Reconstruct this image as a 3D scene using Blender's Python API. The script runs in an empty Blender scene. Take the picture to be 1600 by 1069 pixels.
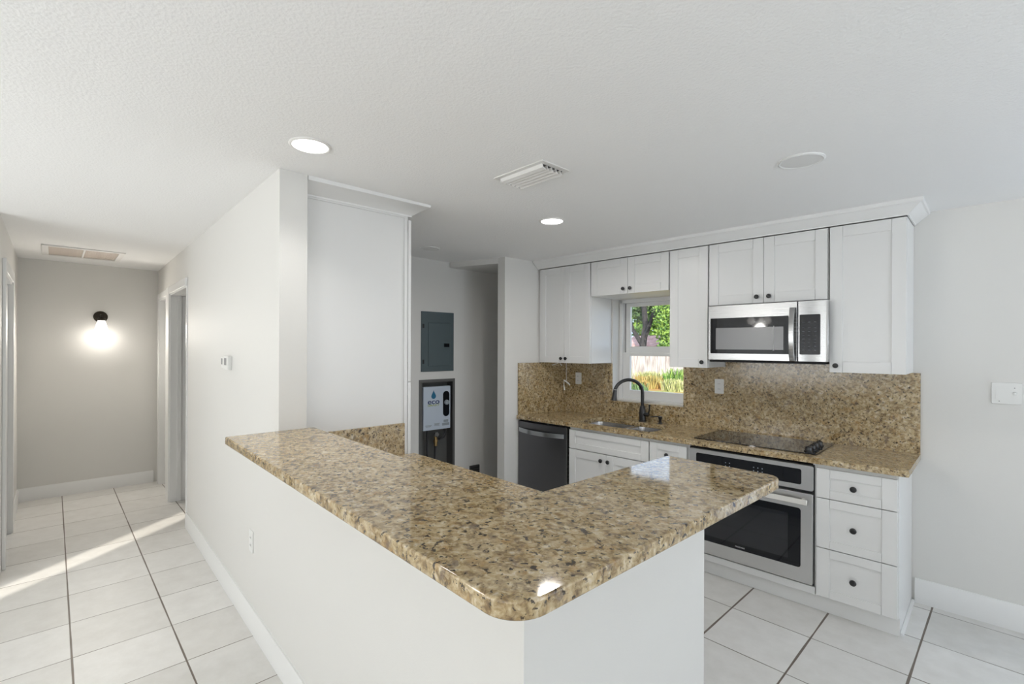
import bpy, bmesh, math, random
from mathutils import Matrix, Vector
random.seed(7)
PI = math.pi
R = math.radians
S = bpy.context.scene
C = S.collection

# ------------------------------------------------------------------ camera
cam_data = bpy.data.cameras.new('camera')
cam_data.sensor_width = 36.0
cam_data.lens = 753.15 / 1600 * 36.0
cam_data.shift_y = 7.44 / 1600
cam_data.clip_start = 0.02
cam = bpy.data.objects.new('camera', cam_data)
C.objects.link(cam)
YAW, ROLL = R(46.384), R(0.2048)
cam.matrix_world = (Matrix.Translation((0, 0, 1.6)) @ Matrix.Rotation(YAW, 4, 'Z')
                    @ Matrix.Rotation(PI / 2, 4, 'X') @ Matrix.Rotation(ROLL, 4, 'Z'))
S.camera = cam

# ------------------------------------------------------------------ view
S.view_settings.view_transform = 'Standard'
S.view_settings.look = 'None'
S.view_settings.gamma = 1.0
S.view_settings.use_curve_mapping = False
S.view_settings.exposure = 0.12

# ------------------------------------------------------------------ world (clear daytime sky)
W = bpy.data.worlds.new('sky')
S.world = W
W.use_nodes = True
bg = W.node_tree.nodes['Background']
bg.inputs[0].default_value = (0.62, 0.78, 1.0, 1)
bg.inputs[1].default_value = 1.9

# ------------------------------------------------------------------ sun and added upward fill lights
def add_light(name, kind, loc, direction, power, col, **kw):
    d = bpy.data.lights.new(name, kind)
    d.energy = power
    d.color = col
    for k, v in kw.items():
        setattr(d, k, v)
    o = bpy.data.objects.new(name, d)
    o.location = loc
    o.rotation_euler = Vector(direction).to_track_quat('-Z', 'Y').to_euler()
    C.objects.link(o)
    return o

SE = R(15.5)
add_light('sun', 'SUN', (3, -8, 6), (-0.62 * math.cos(SE), 0.785 * math.cos(SE), -math.sin(SE)), 7.5, (1.0, 0.93, 0.82), angle=R(0.6))
add_light('ceiling_fill_patio', 'AREA', (-3.05, -3.75, 0.9), (0, 0.30, 0.95), 68, (0.95, 0.98, 1.0), shape='RECTANGLE', size=2.4, size_y=1.2)  # upward fill added by the patio door to lighten the ceiling
add_light('ceiling_fill_front', 'AREA', (1.6, -3.75, 1.0), (0.05, 0.07, 1.0), 105, (0.95, 0.98, 1.0), shape='RECTANGLE', size=2.4, size_y=1.4)  # added uplight bounced off the ceiling, not light through a window
add_light('ceiling_fill_side', 'AREA', (3.7, 2.4, 1.1), (-0.20, 0.0, 0.98), 76, (0.82, 0.90, 1.0), shape='RECTANGLE', size=2.2, size_y=1.0)  # added bluish uplight for the ceiling on the kitchen side

# ------------------------------------------------------------------ frames: the kitchen run and the bar wall are a degree out of square
def frame(deg, px, py):
    return Matrix.Translation((px, py, 0)) @ Matrix.Rotation(R(deg), 4, 'Z') @ Matrix.Translation((-px, -py, 0))
WF = Matrix.Identity(4)
KF = frame(1.4, -0.42, 3.95)
HF = frame(-1.15, -2.52, 0.82)
G = WF
def use(f):
    global G
    G = f
def zc(y):                      # the ceiling falls slightly towards the kitchen wall
    return 2.487 - 0.0095 * y

# ------------------------------------------------------------------ materials
MATS = {}
def nt(name):
    m = bpy.data.materials.new(name)
    m.use_nodes = True
    return m, m.node_tree.nodes, m.node_tree.links, m.node_tree.nodes['Principled BSDF']
def mat(name, col, rough=0.5, metal=0.0, spec=0.5, bump=None, var=None, emit=None, coat=0.0):
    if name in MATS:
        return MATS[name]
    m, N, L, b = nt(name)
    b.inputs['Base Color'].default_value = (*col, 1)
    b.inputs['Roughness'].default_value = rough
    b.inputs['Metallic'].default_value = metal
    b.inputs['Specular IOR Level'].default_value = spec
    b.inputs['Coat Weight'].default_value = coat
    geo = N.new('ShaderNodeNewGeometry')
    if bump:
        sc, st, dist = bump
        n = N.new('ShaderNodeTexNoise'); n.inputs['Scale'].default_value = sc; n.inputs['Detail'].default_value = 4
        L.new(geo.outputs['Position'], n.inputs['Vector'])
        bp = N.new('ShaderNodeBump'); bp.inputs['Strength'].default_value = st; bp.inputs['Distance'].default_value = dist
        L.new(n.outputs['Fac'], bp.inputs['Height']); L.new(bp.outputs['Normal'], b.inputs['Normal'])
    if var:
        sc, amt = var
        n = N.new('ShaderNodeTexNoise'); n.inputs['Scale'].default_value = sc; n.inputs['Detail'].default_value = 3
        L.new(geo.outputs['Position'], n.inputs['Vector'])
        mx = N.new('ShaderNodeMix'); mx.data_type = 'RGBA'
        L.new(n.outputs['Fac'], mx.inputs[0])
        mx.inputs[6].default_value = (*[c * (1 - amt) for c in col], 1)
        mx.inputs[7].default_value = (*[min(1, c * (1 + amt)) for c in col], 1)
        L.new(mx.outputs[2], b.inputs['Base Color'])
    if emit:
        b.inputs['Emission Color'].default_value = (*emit[0], 1)
        b.inputs['Emission Strength'].default_value = emit[1]
    MATS[name] = m
    return m

M_WALL = mat('wall_paint', (0.75, 0.74, 0.712), 0.62, spec=0.3, bump=(220, 0.12, 0.004))
M_CEIL = mat('ceiling_paint', (0.92, 0.92, 0.915), 0.9, spec=0.15, bump=(95, 0.30, 0.008))
M_TRIM = mat('white_trim_paint', (0.83, 0.83, 0.82), 0.35, var=(3, 0.01))
M_CAB = mat('white_cabinet_lacquer', (0.80, 0.80, 0.79), 0.3, var=(4, 0.01))
M_CABIN = mat('cabinet_underside', (0.72, 0.71, 0.69), 0.5, var=(4, 0.02))
M_BLACK = mat('black_knob_metal', (0.012, 0.012, 0.013), 0.32, spec=0.6, var=(60, 0.2))
M_FAUCET = mat('oil_black_faucet', (0.011, 0.011, 0.012), 0.28, spec=0.6, var=(40, 0.2))
M_GAP = mat('dark_gap', (0.02, 0.02, 0.02), 0.7, var=(20, 0.1))
M_GLASSBLK = mat('black_glass', (0.004, 0.005, 0.008), 0.04, spec=0.38, var=(10, 0.1))
M_OVENWIN = mat('oven_window_glass', (0.012, 0.014, 0.018), 0.05, spec=0.6, var=(10, 0.1))
M_MWWIN = mat('microwave_window', (0.20, 0.20, 0.205), 0.22, spec=0.7, var=(900, 0.06))
M_PLASTIC = mat('white_plastic', (0.80, 0.80, 0.78), 0.35, var=(8, 0.01))
M_SLOT = mat('grey_slot', (0.30, 0.30, 0.30), 0.6, var=(30, 0.05))
M_DARKSLOT = mat('dark_slot', (0.05, 0.05, 0.05), 0.6, var=(30, 0.05))
M_PANELGREY = mat('grey_green_enamel', (0.085, 0.115, 0.125), 0.45, var=(6, 0.04))
M_ENCL = mat('grey_metal_enclosure', (0.13, 0.13, 0.125), 0.5, metal=0.3, var=(8, 0.12))
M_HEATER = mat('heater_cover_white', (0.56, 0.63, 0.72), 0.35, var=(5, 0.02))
M_NAVY = mat('navy_print', (0.02, 0.04, 0.16), 0.5, var=(9, 0.05))
M_BLUE = mat('blue_print', (0.02, 0.16, 0.30), 0.5, var=(9, 0.05))
M_GREENPR = mat('green_print', (0.38, 0.45, 0.22), 0.5, var=(9, 0.05))
M_GREYPR = mat('grey_print', (0.30, 0.34, 0.38), 0.5, var=(9, 0.05))
M_LOGO = mat('silver_print', (0.42, 0.42, 0.42), 0.4, var=(9, 0.05))
M_BRASS = mat('brass_fitting', (0.48, 0.33, 0.15), 0.35, metal=1.0, var=(30, 0.1))
M_HOSE = mat('black_hose', (0.02, 0.02, 0.022), 0.5, var=(30, 0.1))
M_BRONZE = mat('dark_bronze', (0.035, 0.028, 0.02), 0.35, metal=0.6, var=(60, 0.3))
M_VENT = mat('white_vent_enamel', (0.80, 0.79, 0.77), 0.45, var=(6, 0.02))
M_GRILLE = mat('beige_filter_grille', (0.62, 0.55, 0.49), 0.7, var=(40, 0.06))
M_SUNBLOCK = mat('white_sun_block', (0.8, 0.8, 0.8), 0.9, var=(5, 0.02))
M_SLOTDIM = mat('dim_key_print', (0.10, 0.105, 0.12), 0.4, var=(30, 0.05))

def brushed(name, col, rough, axis):
    m, N, L, b = nt(name)
    b.inputs['Metallic'].default_value = 1.0
    b.inputs['Base Color'].default_value = (*col, 1)
    geo = N.new('ShaderNodeNewGeometry')
    mp = N.new('ShaderNodeMapping'); mp.inputs['Scale'].default_value = axis
    n = N.new('ShaderNodeTexNoise'); n.inputs['Scale'].default_value = 1.0; n.inputs['Detail'].default_value = 3
    L.new(geo.outputs['Position'], mp.inputs[0]); L.new(mp.outputs[0], n.inputs['Vector'])
    mr = N.new('ShaderNodeMapRange'); mr.inputs[3].default_value = rough - 0.04; mr.inputs[4].default_value = rough + 0.05
    L.new(n.outputs['Fac'], mr.inputs[0]); L.new(mr.outputs[0], b.inputs['Roughness'])
    MATS[name] = m
    return m
M_OVENBAR = brushed('oven_handle_steel', (0.72, 0.71, 0.68), 0.35, (6, 6, 900))
M_STEEL = brushed('brushed_steel', (0.45, 0.45, 0.45), 0.26, (6, 6, 900))
M_STEELOV = brushed('oven_steel', (0.64, 0.64, 0.64), 0.30, (6, 6, 900))
M_STEELSINK = brushed('sink_steel', (0.50, 0.50, 0.51), 0.24, (400, 6, 6))
M_DWSTEEL = brushed('black_stainless', (0.155, 0.155, 0.165), 0.30, (900, 6, 6))
M_DWHANDLE = brushed('dishwasher_handle_steel', (0.46, 0.48, 0.50), 0.22, (6, 6, 900))

def ramp(N, pts):
    r = N.new('ShaderNodeValToRGB')
    e = r.color_ramp.elements
    while len(e) < len(pts):
        e.new(0.5)
    for el, (p, c) in zip(e, pts):
        el.position = p
        el.color = (*c, 1) if len(c) == 3 else c
    return r
def granite(name, rough):
    m, N, L, b = nt(name)
    geo = N.new('ShaderNodeNewGeometry')
    def noise(scale, detail=5, rough=0.6, dist=0.0, off=0):
        mp = N.new('ShaderNodeMapping'); mp.inputs['Location'].default_value = (off, off * 1.3, off * 0.7)
        n = N.new('ShaderNodeTexNoise'); n.inputs['Scale'].default_value = scale
        n.inputs['Detail'].default_value = detail; n.inputs['Roughness'].default_value = rough; n.inputs['Distortion'].default_value = dist
        L.new(geo.outputs['Position'], mp.inputs[0]); L.new(mp.outputs[0], n.inputs['Vector'])
        return n
    def mix(fac, a, bb):
        mx = N.new('ShaderNodeMix'); mx.data_type = 'RGBA'
        L.new(fac, mx.inputs[0]); L.new(a, mx.inputs[6]) if not isinstance(a, tuple) else setattr(mx.inputs[6], 'default_value', (*a, 1))
        L.new(bb, mx.inputs[7]) if not isinstance(bb, tuple) else setattr(mx.inputs[7], 'default_value', (*bb, 1))
        return mx.outputs[2]
    base = ramp(N, [(0.31, (0.055, 0.032, 0.013)), (0.41, (0.22, 0.14, 0.058)), (0.495, (0.44, 0.325, 0.16)), (0.585, (0.61, 0.49, 0.30)), (0.70, (0.76, 0.68, 0.54))])
    L.new(noise(52, 5, 0.62, 0.6).outputs['Fac'], base.inputs[0])
    big = ramp(N, [(0.36, (0.20, 0.125, 0.048)), (0.50, (0.44, 0.325, 0.165)), (0.66, (0.62, 0.52, 0.36))])
    L.new(noise(17, 5, 0.6, 0.5, 3).outputs['Fac'], big.inputs[0])
    c1 = N.new('ShaderNodeMix'); c1.data_type = 'RGBA'; c1.inputs[0].default_value = 0.35
    L.new(base.outputs[0], c1.inputs[6]); L.new(big.outputs[0], c1.inputs[7])
    warm = ramp(N, [(0.55, (0, 0, 0)), (0.70, (0.55, 0.55, 0.55))])
    L.new(noise(24, 4, 0.6, 0.3, 11).outputs['Fac'], warm.inputs[0])
    c2 = mix(warm.outputs[0], c1.outputs[2], (0.42, 0.235, 0.07))
    gm = ramp(N, [(0.58, (0, 0, 0)), (0.66, (0.7, 0.7, 0.7))])
    L.new(noise(30, 4, 0.6, 0.4, 23).outputs['Fac'], gm.inputs[0])
    c3 = mix(gm.outputs[0], c2, (0.15, 0.105, 0.075))
    dm = ramp(N, [(0.59, (0, 0, 0)), (0.635, (1, 1, 1))])
    L.new(noise(66, 3, 0.6, 0.4, 37).outputs['Fac'], dm.inputs[0])
    c4 = mix(dm.outputs[0], c3, (0.045, 0.028, 0.013))
    L.new(c4, b.inputs['Base Color'])
    b.inputs['Roughness'].default_value = rough
    b.inputs['Specular IOR Level'].default_value = 0.85
    return m
M_GRANITE = granite('granite', 0.055)
M_SPLASH = granite('granite_splash', 0.19)

def tiles():
    m, N, L, b = nt('ceramic_floor_tile')
    geo = N.new('ShaderNodeNewGeometry')
    sep = N.new('ShaderNodeSeparateXYZ'); L.new(geo.outputs['Position'], sep.inputs[0])
    def math_(op, a, bb=None):
        n = N.new('ShaderNodeMath'); n.operation = op
        for i, v in enumerate((a, bb)):
            if v is None: continue
            if isinstance(v, (int, float)): n.inputs[i].default_value = v
            else: L.new(v, n.inputs[i])
        return n.outputs[0]
    def axis(o, off, size):
        t = math_('DIVIDE', math_('SUBTRACT', o, off), size)
        fr = math_('FRACT', t)
        d = math_('MULTIPLY', math_('MINIMUM', fr, math_('SUBTRACT', 1.0, fr)), size)
        return d, math_('FLOOR', t)
    dx, ix = axis(sep.outputs[0], -0.36, 0.4245)
    dy, iy = axis(sep.outputs[1], 0.075, 0.4220)
    nz = N.new('ShaderNodeTexNoise'); nz.inputs['Scale'].default_value = 2.3; nz.inputs['Detail'].default_value = 2
    L.new(geo.outputs['Position'], nz.inputs['Vector'])
    far = N.new('ShaderNodeMapRange'); L.new(sep.outputs[1], far.inputs[0]); far.inputs[1].default_value = 0.9; far.inputs[2].default_value = 2.2
    def lerp(a, c):
        mr = N.new('ShaderNodeMapRange'); L.new(far.outputs[0], mr.inputs[0]); mr.inputs[3].default_value = a; mr.inputs[4].default_value = c
        return mr.outputs[0]
    wx = math_('MULTIPLY', nz.outputs['Fac'], lerp(0.0036, 0.0085))
    wy = math_('MULTIPLY', nz.outputs['Fac'], lerp(0.0062, 0.0044))
    def soft(d, w):
        mr = N.new('ShaderNodeMapRange'); mr.inputs[3].default_value = 1; mr.inputs[4].default_value = 0
        L.new(d, mr.inputs[0]); L.new(w, mr.inputs[1]); L.new(math_('ADD', w, 0.0012), mr.inputs[2])
        return mr.outputs[0]
    g = math_('MAXIMUM', soft(dx, wx), soft(dy, wy))
    cmb = N.new('ShaderNodeCombineXYZ'); L.new(ix, cmb.inputs[0]); L.new(iy, cmb.inputs[1])
    wn = N.new('ShaderNodeTexWhiteNoise'); wn.noise_dimensions = '3D'; L.new(cmb.outputs[0], wn.inputs['Vector'])
    mot = N.new('ShaderNodeTexNoise'); mot.inputs['Scale'].default_value = 9; mot.inputs['Detail'].default_value = 6; mot.inputs['Roughness'].default_value = 0.65
    L.new(geo.outputs['Position'], mot.inputs['Vector'])
    f = math_('ADD', math_('MULTIPLY', wn.outputs['Value'], 0.3), math_('MULTIPLY', mot.outputs['Fac'], 0.7))
    tr = ramp(N, [(0.25, (0.66, 0.645, 0.61)), (0.75, (0.80, 0.79, 0.765))])
    L.new(f, tr.inputs[0])
    mx = N.new('ShaderNodeMix'); mx.data_type = 'RGBA'
    L.new(g, mx.inputs[0]); L.new(tr.outputs[0], mx.inputs[6]); mx.inputs[7].default_value = (0.17, 0.14, 0.115, 1)
    L.new(mx.outputs[2], b.inputs['Base Color'])
    b.inputs['Roughness'].default_value = 0.42
    b.inputs['Specular IOR Level'].default_value = 0.35
    bp = N.new('ShaderNodeBump'); bp.inputs['Strength'].default_value = 0.4; bp.inputs['Distance'].default_value = 0.003
    L.new(math_('SUBTRACT', 1.0, g), bp.inputs['Height']); L.new(bp.outputs['Normal'], b.inputs['Normal'])
    return m
M_TILE = tiles()

def pane_mat():
    m = bpy.data.materials.new('clear_pane'); m.use_nodes = True
    N, L = m.node_tree.nodes, m.node_tree.links
    N.remove(N['Principled BSDF'])
    t = N.new('ShaderNodeBsdfTransparent'); g = N.new('ShaderNodeBsdfGlossy'); g.inputs['Roughness'].default_value = 0.02
    mx = N.new('ShaderNodeMixShader'); mx.inputs[0].default_value = 0.05
    L.new(t.outputs[0], mx.inputs[1]); L.new(g.outputs[0], mx.inputs[2]); L.new(mx.outputs[0], N['Material Output'].inputs[0])
    return m
M_PANE = pane_mat()

def two_tone(name, c1, c2, scale, rough=0.8, stretch=(1, 1, 1)):
    m, N, L, b = nt(name)
    geo = N.new('ShaderNodeNewGeometry')
    mp = N.new('ShaderNodeMapping'); mp.inputs['Scale'].default_value = stretch
    n = N.new('ShaderNodeTexNoise'); n.inputs['Scale'].default_value = scale; n.inputs['Detail'].default_value = 5
    L.new(geo.outputs['Position'], mp.inputs[0]); L.new(mp.outputs[0], n.inputs['Vector'])
    r = ramp(N, [(0.38, c1), (0.62, c2)]); L.new(n.outputs['Fac'], r.inputs[0])
    L.new(r.outputs[0], b.inputs['Base Color']); b.inputs['Roughness'].default_value = rough
    return m
M_GROUND = two_tone('leaf_litter_ground', (0.50, 0.24, 0.07), (0.36, 0.36, 0.10), 0.9, 0.95)
M_FENCE = two_tone('weathered_fence_board', (0.30, 0.26, 0.24), (0.52, 0.48, 0.45), 3.0, 0.9, (4, 1, 0.5))
M_LEAF = two_tone('bright_green_leaf', (0.05, 0.14, 0.02), (0.25, 0.38, 0.07), 4.0, 0.6)
M_LEAFD = two_tone('dark_green_leaf', (0.03, 0.08, 0.03), (0.12, 0.20, 0.07), 4.0, 0.6)
M_WEED = two_tone('pale_weed_blade', (0.22, 0.26, 0.07), (0.48, 0.46, 0.24), 2.0, 0.7)
M_ORANGEWEED = two_tone('orange_dry_leaf', (0.34, 0.17, 0.04), (0.34, 0.28, 0.09), 2.0, 0.7)
M_BARK = two_tone('dark_bark', (0.012, 0.012, 0.014), (0.04, 0.035, 0.035), 8.0, 0.9)
M_ROOF = two_tone('pinkish_roof_shingle', (0.40, 0.22, 0.19), (0.56, 0.36, 0.33), 3.0, 0.9)
M_STUCCO = two_tone('outbuilding_stucco', (0.55, 0.5, 0.45), (0.62, 0.57, 0.52), 3.0, 0.9)

# ------------------------------------------------------------------ mesh builder
class MB:
    def __init__(s):
        s.bm = bmesh.new()
    def face(s, vs):
        try:
            return s.bm.faces.new(vs)
        except ValueError:
            return None
    def quadpts(s, pts):
        return s.face([s.bm.verts.new(p) for p in pts])
    def box(s, x0, x1, y0, y1, z0, z1):
        v = [s.bm.verts.new((x, y, z)) for x in (x0, x1) for y in (y0, y1) for z in (z0, z1)]
        for f in ((0, 1, 3, 2), (4, 6, 7, 5), (0, 4, 5, 1), (2, 3, 7, 6), (0, 2, 6, 4), (1, 5, 7, 3)):
            s.face([v[i] for i in f])
        return s
    def hexa(s, b4, t4):                      # eight-cornered block: bottom ring, top ring
        vb = [s.bm.verts.new(p) for p in b4]; vt = [s.bm.verts.new(p) for p in t4]
        s.face(vb[::-1]); s.face(vt)
        n = len(b4)
        for i in range(n):
            s.face([vb[i], vb[(i + 1) % n], vt[(i + 1) % n], vt[i]])
        return s
    def prism(s, pts, z0, z1):
        return s.hexa([(x, y, z0) for x, y in pts], [(x, y, z1) for x, y in pts])
    def prism_y(s, pts, y0, y1):              # outline in XZ
        return s.hexa([(x, y0, z) for x, z in pts], [(x, y1, z) for x, z in pts])
    def prism_x(s, pts, x0, x1):              # outline in YZ
        return s.hexa([(x0, y, z) for y, z in pts], [(x1, y, z) for y, z in pts])
    def lathe(s, prof, c, axis=(0, 0, 1), seg=24, cap=True, sx=1.0):
        q = Vector((0, 0, 1)).rotation_difference(Vector(axis).normalized())
        rings = []
        for r, z in prof:
            ring = []
            for i in range(seg):
                a = 2 * PI * i / seg
                ring.append(s.bm.verts.new(Vector(c) + q @ Vector((r * math.cos(a) * sx, r * math.sin(a), z))))
            rings.append(ring)
        for a, b in zip(rings, rings[1:]):
            for i in range(seg):
                s.face([a[i], a[(i + 1) % seg], b[(i + 1) % seg], b[i]])
        if cap:
            s.face(rings[0][::-1]); s.face(rings[-1])
        return s
    def tube(s, path, r, seg=12):
        P = [Vector(p) for p in path]
        rr = r if isinstance(r, (list, tuple)) else [r] * len(P)
        up = None; rings = []
        for i, p in enumerate(P):
            t = (P[min(i + 1, len(P) - 1)] - P[max(i - 1, 0)]).normalized()
            if up is None:
                up = t.orthogonal().normalized()
            up = (up - t * up.dot(t)).normalized()
            w = t.cross(up)
            rings.append([s.bm.verts.new(p + (up * math.cos(2 * PI * k / seg) + w * math.sin(2 * PI * k / seg)) * rr[i]) for k in range(seg)])
        for a, b in zip(rings, rings[1:]):
            for k in range(seg):
                s.face([a[k], a[(k + 1) % seg], b[(k + 1) % seg], b[k]])
        s.face(rings[0][::-1]); s.face(rings[-1])
        return s
    def shaker(s, x0, x1, z0, z1, y, thk=0.02, rx=0.066, rz=0.066, depth=0.009):
        """framed door or drawer front facing -Y, front plane at y"""
        g = 0.0011                      # hairline joint between stiles and rails
        s.box(x0 + 0.004, x1 - 0.004, y + depth, y + thk, z0 + 0.004, z1 - 0.004)
        yb = y + thk - 0.001
        s.box(x0, x0 + rx, y, yb, z0, z1).box(x1 - rx, x1, y, yb, z0, z1)
        s.box(x0 + rx + g, x1 - rx - g, y, yb, z0, z0 + rz).box(x0 + rx + g, x1 - rx - g, y, yb, z1 - rz, z1)
        return s
    def build(s, name, m, parent=None, base=None, bevel=0.0, seg=2, smooth=True, angle=35):
        bmesh.ops.recalc_face_normals(s.bm, faces=s.bm.faces[:])
        if parent is not None:
            inv = ROOTM[root_of(parent)].inverted() @ G
        else:
            bm_ = G @ Matrix.Translation(base if base else (0, 0, 0))
            inv = bm_.inverted() @ G
        s.bm.transform(inv)
        me = bpy.data.meshes.new(name)
        s.bm.to_mesh(me); s.bm.free()
        me.materials.append(m)
        if smooth:
            for p in me.polygons:
                p.use_smooth = True
            me.set_sharp_from_angle(angle=R(angle))
        o = bpy.data.objects.new(name, me)
        C.objects.link(o)
        if parent is not None:
            o.parent = parent
        else:
            o.matrix_world = bm_
            ROOTM[o.name] = bm_
        if bevel:
            bv = o.modifiers.new('edge', 'BEVEL'); bv.width = bevel; bv.segments = seg; bv.limit_method = 'ANGLE'; bv.angle_limit = R(40)
            bv.harden_normals = False
        return o
ROOTM = {}
def root_of(o):
    while o.parent is not None:
        o = o.parent
    return o.name
def thing(name, label, cat, base, group=None):
    o = bpy.data.objects.new(name, None)
    o.empty_display_size = 0.1
    C.objects.link(o)
    o.matrix_world = G @ Matrix.Translation(base)
    ROOTM[o.name] = o.matrix_world.copy()
    return tag(o, label, cat, group)
def tag(o, label, cat, group=None, kind=None):
    o['label'] = label; o['category'] = cat
    if group: o['group'] = group
    if kind: o['kind'] = kind
    return o
def struct(o):
    o['kind'] = 'structure'
    return o
def lettering(text, m, parent, loc, size, facing, name='lettering', bold=0.0, align='CENTER', sx=1.0):
    """raised print on a panel; facing is '-Y' or '+X' in the current frame"""
    cu = bpy.data.curves.new(name, 'FONT'); cu.body = text; cu.size = size; cu.align_x = align; cu.align_y = 'CENTER'
    cu.extrude = 0.0004; cu.offset = bold; cu.materials.append(m)
    tmp = bpy.data.objects.new('tmp', cu); C.objects.link(tmp)
    bpy.context.view_layer.update()
    me = bpy.data.meshes.new_from_object(tmp); me.name = name
    bpy.data.objects.remove(tmp); bpy.data.curves.remove(cu)
    o = bpy.data.objects.new(name, me); C.objects.link(o)
    o.parent = parent
    rot = Matrix.Rotation(PI / 2, 4, 'X') if facing == '-Y' else Matrix.Rotation(PI / 2, 4, 'Z') @ Matrix.Rotation(PI / 2, 4, 'X')
    o.matrix_local = ROOTM[root_of(parent)].inverted() @ G @ Matrix.Translation(loc) @ rot @ Matrix.Diagonal((sx, 1, 1, 1))
    return o
def rrect(x0, x1, z0, z1, r, n=5):
    pts = []
    for cx, cz, a0 in ((x1 - r, z1 - r, 0), (x0 + r, z1 - r, 90), (x0 + r, z0 + r, 180), (x1 - r, z0 + r, 270)):
        for i in range(n + 1):
            a = R(a0 + 90 * i / n); pts.append((cx + r * math.cos(a), cz + r * math.sin(a)))
    return pts
def fillet(poly, radii, n=8):
    out = []
    k = len(poly)
    for i in range(k):
        p = Vector(poly[i]); r = radii[i]
        if not r:
            out.append(tuple(p)); continue
        a = (Vector(poly[i - 1]) - p).normalized(); b = (Vector(poly[(i + 1) % k]) - p).normalized()
        half = a.angle(b) / 2; d = r / math.tan(half)
        c = p + (a + b).normalized() * (r / math.sin(half))
        s0 = p + a * d - c; s1 = p + b * d - c
        a0 = math.atan2(s0.y, s0.x); a1 = math.atan2(s1.y, s1.x)
        da = (a1 - a0 + PI) % (2 * PI) - PI
        for j in range(n + 1):
            t = a0 + da * j / n; out.append((c.x + r * math.cos(t), c.y + r * math.sin(t)))
    return out

# ================================================================== THE SETTING
use(WF)
struct(MB().box(-7.3, 4.4, -4.5, 4.4, -0.12, 0).build('floor', M_TILE))
def czb(x, y, dz=0): return (x, y, zc(y) + dz)
cb = [(-7.3, -4.5), (4.4, -4.5), (4.4, 4.4), (-7.3, 4.4)]
struct(MB().hexa([czb(x, y) for x, y in cb], [czb(x, y, 0.16) for x, y in cb]).build('ceiling', M_CEIL))
HT = 2.56
def wall_x(name, y0, y1, x0, x1, holes=(), m=None):
    """wall running along X between y0..y1, holes = (xa, xb, za, zb)"""
    b = MB(); xs = x0
    for xa, xb, za, zb in sorted(holes):
        b.box(xs, xa, y0, y1, 0, HT)
        if za > 0: b.box(xa, xb, y0, y1, 0, za)
        b.box(xa, xb, y0, y1, zb, HT)
        xs = xb
    b.box(xs, x1, y0, y1, 0, HT)
    bmesh.ops.remove_doubles(b.bm, verts=b.bm.verts[:], dist=1e-5)
    return struct(b.build(name, m or M_WALL))
def wall_y(name, x0, x1, y0, y1, holes=()):
    b = MB(); ys = y0
    for ya, yb, za, zb in sorted(holes):
        b.box(x0, x1, ys, ya, 0, HT)
        if za > 0: b.box(x0, x1, ya, yb, 0, za)
        b.box(x0, x1, ya, yb, zb, HT)
        ys = yb
    b.box(x0, x1, ys, y1, 0, HT)
    bmesh.ops.remove_doubles(b.bm, verts=b.bm.verts[:], dist=1e-5)
    return struct(b.build(name, M_WALL))
# living room shell behind the camera
wall_x('wall_front', -4.32, -4.2, -4.9, 4.25, [(-4.25, -1.85, 0.05, 2.15), (-1.505, -1.2, 0.1, 2.1), (0.4, 2.8, 0.75, 2.15)])
wall_y('wall_right', 4.1, 4.22, -4.32, 4.3, [(1.4, 3.4, 0.6, 2.1)])
wall_y('wall_living', -4.80, -4.70, -4.32, -0.30)
# hall
wall_y('wall_hall_end', -7.12, -7.0, -0.4, 1.1)
DL0, DL1 = -5.9, -5.05
wall_x('wall_hall_left', -0.36, -0.26, -7.12, -4.70, [(DL0, DL1, 0, 2.13)])
use(HF)
D2 = (-5.985, -5.05); D1 = (-6.83, -6.24)
wall_x('wall_hall_right', 0.81, 0.945, -7.12, -2.52, [(D1[0], D1[1], 0, 2.13), (D2[0], D2[1], 0, 2.13)])
struct(MB().prism([(-2.52, 0.81), (-0.77, 0.81), (-0.77, 1.682), (-0.89, 1.682), (-0.89, 0.93), (-2.52, 0.93)], 0, 1.145).build('wall_bar', M_WALL))
# room behind the open hall door, closet behind the far one
struct(MB().box(-6.42, -6.3, 0.945, 2.7, 0, HT).box(-6.42, -4.25, 2.7, 2.8, 0, HT).build('wall_bedroom', M_WALL))
# laundry alcove wall with the recess for the water heater
wall_y('wall_alcove', -4.25, -4.05, 0.945, 4.3, [(2.562, 2.962, 0.30, 1.258)])
use(KF)
WX0, WX1, WZ0, WZ1 = -2.684, -1.968, 1.085, 2.06
wall_x('wall_kitchen', 3.95, 4.16, -4.5, 4.25, [(WX0, WX1, WZ0, WZ1), (0.25, 1.15, 0.0, 2.06)])
struct(MB().prism([(-3.49, 3.19), (-3.392, 3.19), (-3.30, 3.95), (-3.49, 3.95)], 0, HT).build('wall_partition', M_WALL))
zb = 2.405
struct(MB().prism([(-4.02, 3.02), (-3.49, 3.19), (-3.49, 3.95), (-4.2, 3.95)], zb, HT).build('trim_1', M_WALL))

# baseboards: board with an eased, stepped top
def bprof(h): return [(0, 0), (0.014, 0), (0.014, h - 0.022), (0.009, h - 0.012), (0.007, h), (0, h)]
def baseboard_x(name, x0, x1, y, h, sgn=-1):
    o = MB().prism_x([(y + sgn * a, z) for a, z in bprof(h)], x0, x1).build(name, M_TRIM)
    return struct(o)
def baseboard_y(name, y0, y1, x, h, sgn=1):
    o = MB().prism_y([(x + sgn * a, z) for a, z in bprof(h)], y0, y1).build(name, M_TRIM)
    return struct(o)
use(HF)
baseboard_x('baseboard_bar', -5.05, -0.756, 0.81, 0.128)
use(WF)
baseboard_y('baseboard_hall_end', -0.26, 0.86, -7.0, 0.135)
baseboard_x('baseboard_hall_left', -7.0, -5.99, -0.26, 0.135, 1)
use(KF)
baseboard_x('baseboard_kitchen', -0.445, 0.18, 3.95, 0.152)
baseboard_x('baseboard_dining', 1.22, 4.1, 3.95, 0.152)

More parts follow.
